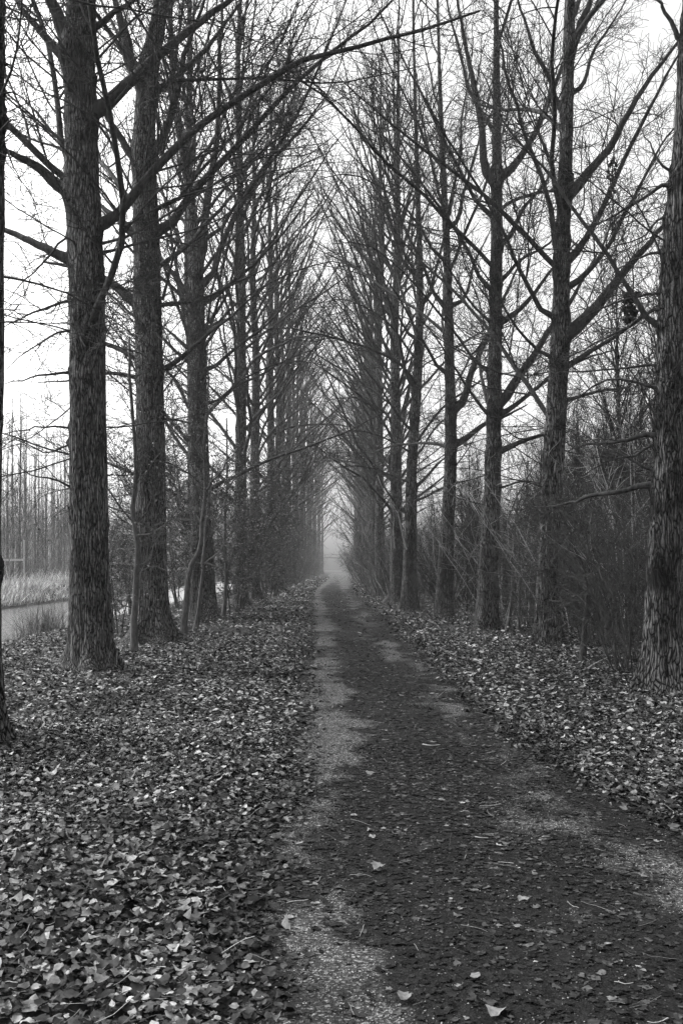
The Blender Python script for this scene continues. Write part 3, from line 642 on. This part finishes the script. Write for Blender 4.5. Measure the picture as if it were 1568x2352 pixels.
# ------------------------------------------------------------------ shrubs and saplings
def leafy(tb_pts, n, size, name, parent, tn=(.03, .3)):
    p = tb_pts[rng.integers(0, len(tb_pts), n)]+rng.normal(0, .02, (n, 3))
    v, f = leaves(p, rng.uniform(*size, n), .8, LEAF_LO_V, LEAF_LO_F, .6)
    return obj(name, v, f, M_leaf, parent, smooth=False, attr={'tone': np.repeat(rng.uniform(*tn, n), 4)})
def shrub(seed, label, group, H=3.6, stems=26, spread=.5, nleaf=0, thick=.014, tw=1.0, name='bare_shrub', cat='shrub', tilt=.4, leafsize=(.03, .06), M=None):
    global rng
    rng = np.random.default_rng(seed)
    root = thing(name, (0, 0, -50), label, cat, group)
    a = rng.uniform(0, 6.28, stems); rr = spread*np.sqrt(rng.random(stems))
    p0 = np.stack([rr*np.cos(a), rr*np.sin(a), np.full(stems, -.04)], 1)
    D = np.stack([np.cos(a)*tilt*rng.uniform(.1, 1.3, stems), np.sin(a)*tilt*rng.uniform(.1, 1.3, stems), np.ones(stems)], 1)
    L = H*rng.uniform(.45, 1.08, stems)
    P = grow(p0, D, L, 10, -.02, .075); R = (thick*rng.uniform(.55, 1.2, stems))[:, None]*np.linspace(1, .3, 10)
    ts = Tubes(); ts.add(P, R, 5); ts.build('stem', M or M_shrub, root)
    tb = Tubes()
    idx, p, d, t, r = sprout(P, R, (L*4.2*tw).astype(int)+1, .12, .98, 25, 65)
    L2 = rng.uniform(.3, 1.3, len(idx))*H/3.6
    P2 = grow(p, d, L2, 6, .03, .14); R2 = np.minimum(r*.7, .0065)[:, None]*np.linspace(1, .5, 6); tb.add(P2, R2, 3)
    idx, p, d, t, r = sprout(P2, R2, (L2*7*tw).astype(int)+1, .1, 1, 30, 75)
    L3 = rng.uniform(.12, .55, len(idx)); P3 = grow(p, d, L3, 4, .02, .18); tb.add(P3, np.full((len(L3), 4), .0048), 3)
    tb.build('crown', M or M_shrub, root)
    if nleaf: leafy(np.concatenate([P3.reshape(-1, 3), P2[:, 2:].reshape(-1, 3)]), nleaf, leafsize, 'foliage', root)
    return root
LB_R = 'dense bare shrub in the dark thicket behind the right row'; GR_R = 'bare shrubs of the thicket behind the right row'
M_shrubs = [simple('dark_shrub_bark', .004, .03, 5, bump=0, spec=.05), simple('brown_shrub_bark', .01, .06, 5, bump=0, spec=.1), simple('pale_shrub_bark', .03, .2, 5, bump=0, spec=.1)]
SB = [shrub(s, LB_R, GR_R, H=h, stems=n_, spread=1.2, tw=.36, nleaf=150, tilt=.75, thick=.027, M=M_) for s, h, n_, M_ in ((71, 4.3, 24, M_shrubs[0]), (72, 5.0, 18, M_shrubs[1]), (73, 3.6, 16, M_shrubs[2]))]
rng = np.random.default_rng(5)
sp = []
for Yd in np.arange(17, 62, 3.0):
    for xx in np.arange(8.0 if Yd < 32 else 5.2, min(.46*Yd+3, 17), 2.6): sp.append((xx+rng.normal(0, .7), Yd+rng.normal(0, .8)))
for i, (xx, Yd) in enumerate(sp):
    p = (xx, Yd, float(gz(xx, Yd))); s = rng.choice([.6, .8, .95, 1.1, 1.25])
    if i < 3: SB[i].location = p
    else: dup(SB[int(rng.choice(3, p=[.6, .3, .1]))], p, rng.uniform(0, 6.28), (s, s, s*rng.uniform(.85, 1.15)), LB_R, GR_R)
# hedges that close the avenue in the distance
for side, x0, ya, lab, grp in ((1, 2.6, 40, 'twiggy shrub of the misty hedge between the right row trunks', 'shrubs of the misty hedge along the right row'),
                               (-1, -4.6, 74, 'twiggy shrub of the misty hedge between the left row trunks', 'shrubs of the misty hedge along the left row')):
    for Yd in np.concatenate([np.arange(ya, 140, 4.2), np.arange(140, 186, 7)]):
        for k in range(2):
            xx = x0+side*(k*1.5+rng.normal(0, .25)+(Yd > 90)*.3); s = rng.uniform(.75, 1.15) if side > 0 else rng.uniform(.5, .85)
            dup(SB[int(rng.integers(0, 3))], (xx, Yd+rng.normal(0, .6), float(gz(xx, Yd))), rng.uniform(0, 6.28), (s*.9, s*.9, s*1.2), lab, grp)
# brushy shoots round the trunks of the right row
SS = shrub(74, 'clump of thin upright shoots round the foot of the brushy poplar', None, H=2.3, stems=16, spread=.4, thick=.008, tw=.3, name='shoot_clump', tilt=.25)
SS.location = (3.1, 27.1, float(gz(3.1, 27.1)))
for (xx, Yd, s, lab) in ((4.0, 17.4, .8, 'clump of thin shoots clinging to the thick limbed right poplar'), (2.45, 31.0, .9, 'clump of shoots at the foot of the poplar with the split branch'),
                         (2.55, 29.4, .9, 'dark shoots filling the gap between two right row trunks'), (2.5, 37.6, 1.1, 'shoots round the poplar at the path bend'), (3.5, 25.2, .8, 'shoots between the slim poplar and the brushy one')):
    dup(SS, (xx, Yd, float(gz(xx, Yd))), Yd, s, lab)
# leafy thorn bushes between the left trunks
LT = [shrub(s, 'x', None, H=h, stems=7, spread=.35, thick=.035, tw=1.5, nleaf=3800, name='thorn_bush', tilt=.32, leafsize=(.04, .085)) for s, h in ((81, 6.6), (82, 5.4))]
tl = [(-3.75, 28.2, 1.05, 'tall leafy thorn bush right of the split poplar, several stems'), (-3.7, 32.0, .95, 'leafy thorn bush in front of the widest misty trunk'), (-4.4, 38.5, 1.0, 'thorn bush with small leaves between two misty trunks'),
      (-3.5, 45.0, .95, 'dark leafy thorn bush leaning over the verge'), (-5.3, 25.0, .75, 'thorn bush on the river side behind the split poplar'), (-4.2, 53.0, .95, 'last leafy thorn bush before the misty hedge'), (-5.8, 33, .9, 'thorn bush on the bank behind the leafy stems'),(-5.0, 20.5, .62, 'low leafy bush behind the forked poplar, river side')]
for i, (xx, Yd, s, lab) in enumerate(tl):
    p = (xx, Yd, float(gz(xx, Yd)))
    if i < 2: LT[i].location = p; LT[i].scale = (s, s, s); LT[i]['label'] = lab
    else: dup(LT[i % 2], p, i*1.3, s, lab)

def sapling(name, label, Yd, stem, w, limbs, M=None, nleaf=0, seed=1, dens=1.2, zoff=0.0):
    global rng
    rng = np.random.default_rng(seed)
    p0 = W(stem[0][0], stem[0][1], Yd); base = np.array([p0[0], Yd, gz(p0[0], Yd)-.03])
    root = thing(name, base, label, 'sapling')
    P = np.array([W(px, py, Yd) for px, py in stem])-base; P[0, 2] = 0
    P = resample(P, 18); P[1:, :2] += rng.normal(0, .008, (17, 2))
    R = w*.5/F*Yd*np.linspace(1, .35, 18)*(1+.5*np.exp(-np.arange(18)/1.2))
    tb = Tubes(); tb.add(P, R, 10, .04); tb.build('stem', M or M_sap, root)
    allp = []
    for pl, lw, dY in limbs:
        q = np.array([W(px, py, Yd+dY*f) for (px, py), f in zip(pl, np.linspace(0, 1, len(pl)))])-base
        q = resample(q, 10); q[1:] += rng.normal(0, .015, (9, 3)); r = lw*.5/F*Yd*np.linspace(1, .3, 10)
        tb = Tubes(); tb.add(q, np.maximum(r, .004), 6); limb_twigs(tb, q[None], r[None], dens, False, .03); tb.build('branch', M or M_sap, root); allp.append(tb.v[-1])
    tb = Tubes(); limb_twigs(tb, P[None, 5:], R[None, 5:], dens*.8, False, .02); tb.build('crown', M_shrub, root); allp.append(tb.v[-1])
    if nleaf: leafy(np.concatenate(allp), nleaf, (.03, .06), 'foliage', root)
    return root
sapling('sapling', 'thin pale sapling with kinked white twigs in front of the forked poplar', 15.7, [(307, 1513), (309, 1430), (313, 1330), (317, 1260), (310, 1215), (305, 1160), (312, 1100), (308, 1000), (298, 860), (296, 780)], 16,
        [([(315, 1262), (290, 1262), (245, 1260)], 5, .3), ([(308, 1215), (280, 1205), (243, 1195)], 5, .3), ([(318, 1300), (340, 1285), (360, 1240), (390, 1190)], 4, -.4), ([(312, 1230), (350, 1225), (382, 1200), (430, 1130)], 5, -.4),
         ([(318, 1270), (330, 1240), (338, 1290), (325, 1320), (345, 1370)], 3.5, -.3), ([(310, 1150), (290, 1120), (250, 1060)], 4, .3), ([(312, 1120), (345, 1070), (368, 1040), (420, 960)], 4, -.2), ([(318, 1320), (345, 1300), (380, 1310), (420, 1380)], 3, -.5), ([(306, 1180), (230, 1160), (140, 1170), (110, 1210)], 5, .4)], nleaf=220, seed=91)
sapling('sapling', 'dark crooked sapling leaning right beside the split poplar', 20.4, [(423, 1464), (428, 1400), (433, 1330), (441, 1295), (455, 1272), (465, 1200), (472, 1130), (470, 1020), (478, 900)], 14,
        [([(450, 1285), (432, 1272), (415, 1262), (390, 1258)], 8, 0), ([(466, 1200), (440, 1195), (400, 1188)], 5, 0), ([(470, 1130), (510, 1080), (560, 1010)], 6, -.5), ([(470, 1190), (500, 1195), (560, 1220)], 4, -.5), ([(472, 1060), (440, 1010), (410, 960)], 4, .3), ([(445, 1290), (500, 1300), (560, 1330), (590, 1320)], 4, -.6)], seed=92, nleaf=350)
sapling('sapling', 'slim grey sapling leaning against the split poplar foot', 21.6, [(448, 1456), (456, 1400), (463, 1340), (467, 1280), (476, 1180), (490, 1060)], 10,
        [([(466, 1300), (500, 1270), (540, 1220)], 4, -.4), ([(472, 1220), (450, 1180), (430, 1130)], 4, .3), ([(480, 1150), (520, 1120), (560, 1130)], 4, -.5)], seed=93, nleaf=200)
sapling('sapling', 'thin leaning sapling stem among the thorn bushes by the verge', 27, [(512, 1424), (517, 1380), (519, 1300), (517, 1200), (522, 1080), (520, 960)], 9,
        [([(518, 1320), (540, 1280), (580, 1230)], 4, -.6), ([(518, 1250), (490, 1200), (470, 1150)], 4, .3), ([(521, 1120), (560, 1080), (600, 1060)], 4, -.6)], seed=94, nleaf=420)
sapling('bank_tree', 'small dark leaning tree at the water, between the first two left trunks', 33, [(304, 1425), (298, 1380), (290, 1335), (283, 1290), (286, 1240), (280, 1190)], 11,
        [([(296, 1370), (305, 1340), (304, 1300)], 5, 0), ([(290, 1335), (270, 1310), (256, 1290)], 4, 0), ([(283, 1290), (300, 1260), (320, 1240)], 4, 0)], M=M_limb, seed=95, dens=1.8, nleaf=250)
sapling('sapling', 'crooked dark sapling before the thicket, left of the right edge trunk', 14.5, [(1338, 1528), (1343, 1440), (1346, 1340), (1336, 1300), (1318, 1255), (1300, 1205), (1270, 1150)], 15,
        [([(1343, 1330), (1360, 1290), (1400, 1270), (1450, 1290)], 5, .3), ([(1338, 1310), (1352, 1270), (1370, 1230), (1390, 1180)], 6, .3), ([(1325, 1265), (1290, 1260), (1240, 1280)], 4, -.4), ([(1346, 1350), (1320, 1360), (1280, 1400)], 4, -.4), ([(1300, 1205), (1250, 1180), (1190, 1190)], 4, -.5), ([(1310, 1230), (1340, 1180), (1350, 1120)], 4, .3)], M=M_limb, seed=96, dens=1.6, nleaf=60)
sapling('sapling', 'thin twin sapling stem right of the slim straight poplar, bent at its base', 21.9, [(1163, 1448), (1172, 1400), (1176, 1330), (1182, 1240), (1186, 1150)], 9, [([(1172, 1390), (1195, 1372), (1230, 1385)], 5, 0), ([(1178, 1300), (1160, 1250), (1150, 1200)], 3, 0)], seed=97, dens=1.5)
sapling('sapling', 'straight thin grey sapling stem between two right row poplars', 21.2, [(1190, 1455), (1192, 1380), (1192, 1300), (1188, 1200), (1186, 1120)], 8, [([(1192, 1340), (1220, 1300), (1240, 1270)], 3, 0), ([(1190, 1250), (1170, 1210), (1150, 1190)], 3, 0)], seed=98, dens=1.5)
# hazel-like bushes in front of the thicket, left of the right edge trunk
M_hazel = simple('hazel_bark', .012, .08, 6, bump=0, spec=.1)
HB = shrub(99, 'bush of thin bare stems fanning up beside the right edge trunk', None, H=2.9, stems=26, spread=.28, thick=.011, tw=.7, name='hazel_bush', tilt=.5, M=M_hazel)
HB.location = (4.15, 13.0, float(gz(4.15, 13)))
dup(HB, (4.75, 14.6, float(gz(4.75, 14.6))), 2.0, 1.05, 'fan of bare stems behind the bush at the right edge trunk')
dup(HB, (4.9, 11.9, float(gz(4.9, 11.9))), 4.0, .8, 'bare stems showing just behind the right edge trunk')
dup(HB, (4.9, 17.6, float(gz(4.9, 17.6))), 5.0, .9, 'tangle of bare stems right of the thick limbed poplar')
PS = shrub(101, 'bush of pale crossing stems, thick as a thumb, in front of the dark thicket', 'pale stemmed bushes in front of the dark thicket', H=4.6, stems=6, spread=.3, thick=.017, tw=.3, name='pale_stem_bush', tilt=.85, M=simple('pale_bush_bark', .08, .34, 4, bump=0, spec=.1))
rng = np.random.default_rng(33)
for k, (xx, Yd, sc) in enumerate([(4.9, 15.2, .8), (5.9, 17.2, .95), (5.0, 19.6, .9), (6.4, 20.6, 1.1), (4.7, 22.6, .9), (6.0, 24.2, 1.1), (7.6, 18.6, 1.1), (7.9, 23.0, 1.2), (4.6, 26.5, 1.0), (5.4, 29.5, 1.1), (3.9, 33.5, 1.0), (6.9, 28.2, 1.2)]):
    if k == 0: PS.location = (xx, Yd, float(gz(xx, Yd))); PS.scale = (sc, sc, sc)
    else: dup(PS, (xx, Yd, float(gz(xx, Yd))), k*2.1, sc, PS['label'], PS['group'])
rng = np.random.default_rng(31)
for k, (xx, Yd, sc) in enumerate([(5.6, 15.8, 1.0), (6.2, 18.6, 1.15), (5.3, 18.9, .8), (6.6, 21.5, 1.2), (5.6, 22.9, 1.0), (5.0, 24.6, .9), (6.9, 25.4, 1.3), (7.4, 16.6, 1.2), (7.6, 20.0, 1.3)]):
    dup(HB, (xx, Yd, float(gz(xx, Yd))), k*1.7, sc, 'bush of bare fanning stems on the leafy floor behind the right row', 'bare fanning bushes behind the near right trunks')
dup(HB, (4.5, 20.6, float(gz(4.5, 20.6))), 1.0, .9, 'arching bare stems behind the thin twin saplings')

# ------------------------------------------------------------------ river bank plants
rng = np.random.default_rng(123)
def blades(x, y, h, lean, w, name, label, tn, kind='stuff', cat='reeds'):
    m = len(x); n = 5
    a = rng.uniform(0, 6.28, m); D = np.stack([np.cos(a)*lean, np.sin(a)*lean, np.ones(m)], 1)
    P = grow(np.stack([x, y, gz(x, y)-.05], 1), D, h, n, -.16, .16)
    wd = nrm(np.stack([-np.sin(a), np.cos(a), np.zeros(m)], 1))*w
    wv = wd[:, None]*np.linspace(1, .25, n)[None, :, None]
    V = np.stack([P-wv, P+wv], 2)
    i = np.arange(m*n*2).reshape(m, n, 2)
    f = np.stack([i[:, :-1, 0], i[:, :-1, 1], i[:, 1:, 1], i[:, 1:, 0]], -1).reshape(-1, 4)
    o = obj(name, V.reshape(-1, 3), f, M_reed, smooth=False, attr={'tone': np.repeat(tn, n*2)})
    return tag(o, label, cat, None, kind)
m = 26000; y = rng.uniform(34, 150, m); x = -21.6-rng.random(m)**1.3*7.5
k = (x < -.20*y+2) & (x > -.46*y-3); x, y = x[k], y[k]; m = len(x)
cl = vnoise(x*.5, y*.35)
blades(x, y, (.35+2.3*np.clip(cl-.2, 0, 1)**1.3)*rng.uniform(.6, 1.25, m), rng.uniform(.1, .9, m), .022, 'reeds', 'pale dry reeds bending over the far river bank', rng.uniform(.12, .75, m))
m = 420; x = -10.9+rng.normal(0, .4, m); y = 33.5+rng.normal(0, .9, m)
blades(x, y, rng.uniform(.5, 1.5, m), rng.uniform(.05, .45, m), .012, 'sedge_clump', 'dark grassy clump at the near water edge beside the stout poplar', rng.uniform(.04, .14, m), 'thing', 'sedge')
m = 3000; y = rng.uniform(14, 90, m); x = -10.8+rng.normal(0, .5, m)
blades(x, y, rng.uniform(.15, .5, m), rng.uniform(.2, .8, m), .008, 'bank_grass', 'short pale grass along the near river bank', rng.uniform(.08, .25, m), 'stuff', 'grass')
m = 6500; y = 7.3+rng.exponential(1.3, m)*rng.choice([-1, 1], m)*.6; x = -2.6+rng.normal(0, .9, m)
k = (y > 3.5) & (x < XL(y)-.4); x, y = x[k][:2600], y[k][:2600]; m = len(x)
blades(x, y, rng.uniform(.04, .12, m), rng.uniform(.3, 1.6, m), .0017, 'grass', 'thin dry grass poking through the left verge leaves', rng.uniform(.06, .25, m), 'stuff', 'grass')
# bushes on the far bank behind the reeds
LBF = 'low twiggy bush in the mist behind the far bank reeds'
for i, Yd in enumerate(np.arange(52, 120, 4)):
    for k in range(2):
        xx = -27-k*2.2+rng.normal(0, .8)-.06*(Yd-60)
        dup(SB[i % 3], (xx, Yd+rng.normal(0, .7), float(gz(xx, Yd))), rng.uniform(0, 6.28), rng.uniform(.7, 1.0), LBF, 'low bushes behind the far bank reeds')
# pale rail and post far beyond the reeds
Yd = 78; p = W(28, 1310, Yd); root = thing('rail_fence', (p[0], Yd, gz(p[0], Yd)), 'white rail with one taller post far beyond the reeds', 'fence')
def box(cx, cy, cz, sx, sy, sz):
    v = np.array([[i, j, k] for k in (-.5, .5) for j in (-.5, .5) for i in (-.5, .5)])*[sx, sy, sz]+[cx, cy, cz]
    return v, np.array([[0, 2, 3, 1], [4, 5, 7, 6], [0, 1, 5, 4], [2, 6, 7, 3], [0, 4, 6, 2], [1, 3, 7, 5]])
zr = EYE+(1300-1286)/F*Yd-root.location.z
v, f = box(-.9, 0, zr, 3.8, .06, .18); obj('rail', v, f, M_white, root, smooth=False)
for xx, top in ((1.02, EYE+(1300-1240)/F*Yd-root.location.z), (-.8, zr-.14), (-2.6, zr-.14)):
    v, f = box(xx, .08, top/2, .1, .08, top); obj('post', v, f, M_white, root, smooth=False)

# ------------------------------------------------------------------ sticks and caught leaves
def stick(name, label, pts, Y0, Y1, w, M=M_stick, lift=.05, cat='stick'):
    ys_ = np.linspace(Y0, Y1, len(pts)); P = np.array([W(px, py, yy) for (px, py), yy in zip(pts, ys_)])
    P[:, 2] = np.maximum(gz(P[:, 0], P[:, 1])+lift, P[:, 2]); b = P[0].copy(); P = resample(P-b, 14)
    P[1:-1] += rng.normal(0, .006, (12, 3))
    tb = Tubes(); tb.add(P, np.linspace(w, w*.4, 14), 6, .06)
    d = nrm(P[9]-P[8]); s_ = grow(P[8:9], (d+np.array([.5, .1, .4]))[None], [np.linalg.norm(P[-1])*.25], 5, 0, .1); tb.add(s_, np.linspace(w*.5, w*.25, 5)[None], 4)
    o = tb.build(name, M, loc=b); return tag(o, label, cat)
stick('fallen_branch', 'pale fallen branch propped in the litter before the crooked sapling', [(1290, 1564), (1330, 1545), (1365, 1525), (1400, 1505)], 12.8, 13.3, .016, cat='branch')
def ground_stick(label, pts, w, M=M_stick):
    P = []
    for px, py in pts:
        Yd = EYE*F/(py-1300)*.975; p = W(px, py, Yd); P.append([p[0], Yd, float(gz(p[0], Yd))+.06])
    P = np.array(P); b = P[0].copy(); P = resample(P-b, 12); tb = Tubes(); tb.add(P, np.linspace(w, w*.6, 12), 6, .05)
    return tag(tb.build('twig', M, loc=b), label, 'twig')
ground_stick('curled pale twig on the left verge leaves', [(432, 1895), (455, 1902), (474, 1912), (484, 1940)], .006, M_pale)
ground_stick('straight pale twig lying in the left verge leaves', [(365, 2038), (395, 2042), (425, 2044)], .005)
ground_stick('long thin dark twig lying across the left verge', [(350, 1970), (420, 1958), (480, 1940), (505, 1925)], .006, M_limb)
ground_stick('small bright upright twig tip on the right verge', [(1540, 1882), (1546, 1875), (1545, 1868)], .004, M_pale)
ground_stick('short pale twig on the dark path right of the middle', [(1090, 1928), (1105, 1930), (1120, 1930)], .004)
ground_stick('short twig near the leafy right path edge', [(970, 1715), (990, 1718), (1010, 1716)], .006)
# clump of dead leaves caught in the fork of a right edge branch
rng = np.random.default_rng(8)
def clump(px, py, Yd, n, sx, sz, label):
    p = W(px, py, Yd); q = np.clip(rng.normal(0, 1, (n, 3)), -1.5, 1.5)*[sx, sx, sz]; q[:, 2] -= np.abs(q[:, 2])*.6
    v, f = leaves(q, rng.uniform(.05, .11, n), 1.0, LEAF_MD_V, LEAF_MD_F, .8)
    tag(obj('caught_leaves', v, f, M_leaf, smooth=True, attr={'tone': np.repeat(rng.uniform(.01, .04, n), len(LEAF_MD_V))}, loc=p), label, 'dead leaves')
clump(1447, 690, 11.5, 110, .045, .11, 'dark clump of dead leaves hanging from a right edge branch')
clump(1402, 385, 17.2, 40, .05, .22, 'small string of dead leaves on a high right limb')

# ------------------------------------------------------------------ haze, light, camera
v, f = box(0, 145, 14.75, 506, 356, 35)
hz = obj('haze', v, f, None, smooth=False)
m = bpy.data.materials.new('haze'); m.use_nodes = True; nt = m.node_tree; nt.nodes.clear()
out = nt.nodes.new('ShaderNodeOutputMaterial'); pv = nt.nodes.new('ShaderNodeVolumePrincipled')
pv.inputs['Color'].default_value = grey(.97); pv.inputs['Density'].default_value = .0007; pv.inputs['Anisotropy'].default_value = .2
nt.links.new(pv.outputs[0], out.inputs['Volume']); hz.data.materials.append(m)
hz['kind'] = 'stuff'; hz['label'] = 'thin mist filling the avenue'

w = bpy.data.worlds.new('World'); S.world = w; w.use_nodes = True; nt = w.node_tree
bg = nt.nodes['Background']; sk = nt.nodes.new('ShaderNodeTexSky'); sk.sky_type = 'NISHITA'; sk.sun_disc = False
SE, SR = radians(48), radians(-70)
sk.sun_elevation = SE; sk.sun_rotation = SR; sk.air_density = 1.0; sk.dust_density = 6.0; sk.ozone_density = 1.0
bw = nt.nodes.new('ShaderNodeRGBToBW'); nt.links.new(sk.outputs[0], bw.inputs[0]); nt.links.new(bw.outputs[0], bg.inputs[0])
bg.inputs[1].default_value = .15
l = bpy.data.lights.new('sun', 'SUN'); l.energy = .5; l.angle = radians(25); l.color = (1, 1, 1)
lo = bpy.data.objects.new('sun', l); COL.objects.link(lo); lo.rotation_euler = (radians(90)-SE, 0, -SR+pi)
# lamp rays run from the sun's azimuth (measured from +Y towards +X) down to the scene
from mathutils import Vector
dv = Vector((math.sin(SR)*math.cos(SE), math.cos(SR)*math.cos(SE), math.sin(SE)))
lo.rotation_euler = dv.to_track_quat('Z', 'Y').to_euler()
cam = bpy.data.cameras.new('camera'); co = bpy.data.objects.new('camera', cam); COL.objects.link(co)
cam.lens = 32; cam.sensor_width = 36; cam.sensor_fit = 'AUTO'; cam.shift_y = 124/2352; cam.shift_x = 2/2352; cam.clip_end = 1200; cam.clip_start = .05
co.location = (0, 0, EYE); co.rotation_euler = (pi/2, 0, 0); S.camera = co
S.view_settings.view_transform = 'Standard'; S.view_settings.look = 'None'; S.view_settings.gamma = 1; S.view_settings.exposure = 1.75
S.render.engine = 'CYCLES'
c = S.cycles
c.max_bounces = 5; c.diffuse_bounces = 3; c.glossy_bounces = 2; c.transmission_bounces = 1; c.volume_bounces = 2; c.transparent_max_bounces = 4
c.use_denoising = True; c.denoiser = 'OPENIMAGEDENOISE'; c.denoising_input_passes = 'RGB_ALBEDO_NORMAL'; c.denoising_prefilter = 'NONE'; c.use_adaptive_sampling = True; c.adaptive_threshold = .015
c.volume_step_rate = 1; c.caustics_reflective = False; c.caustics_refractive = False
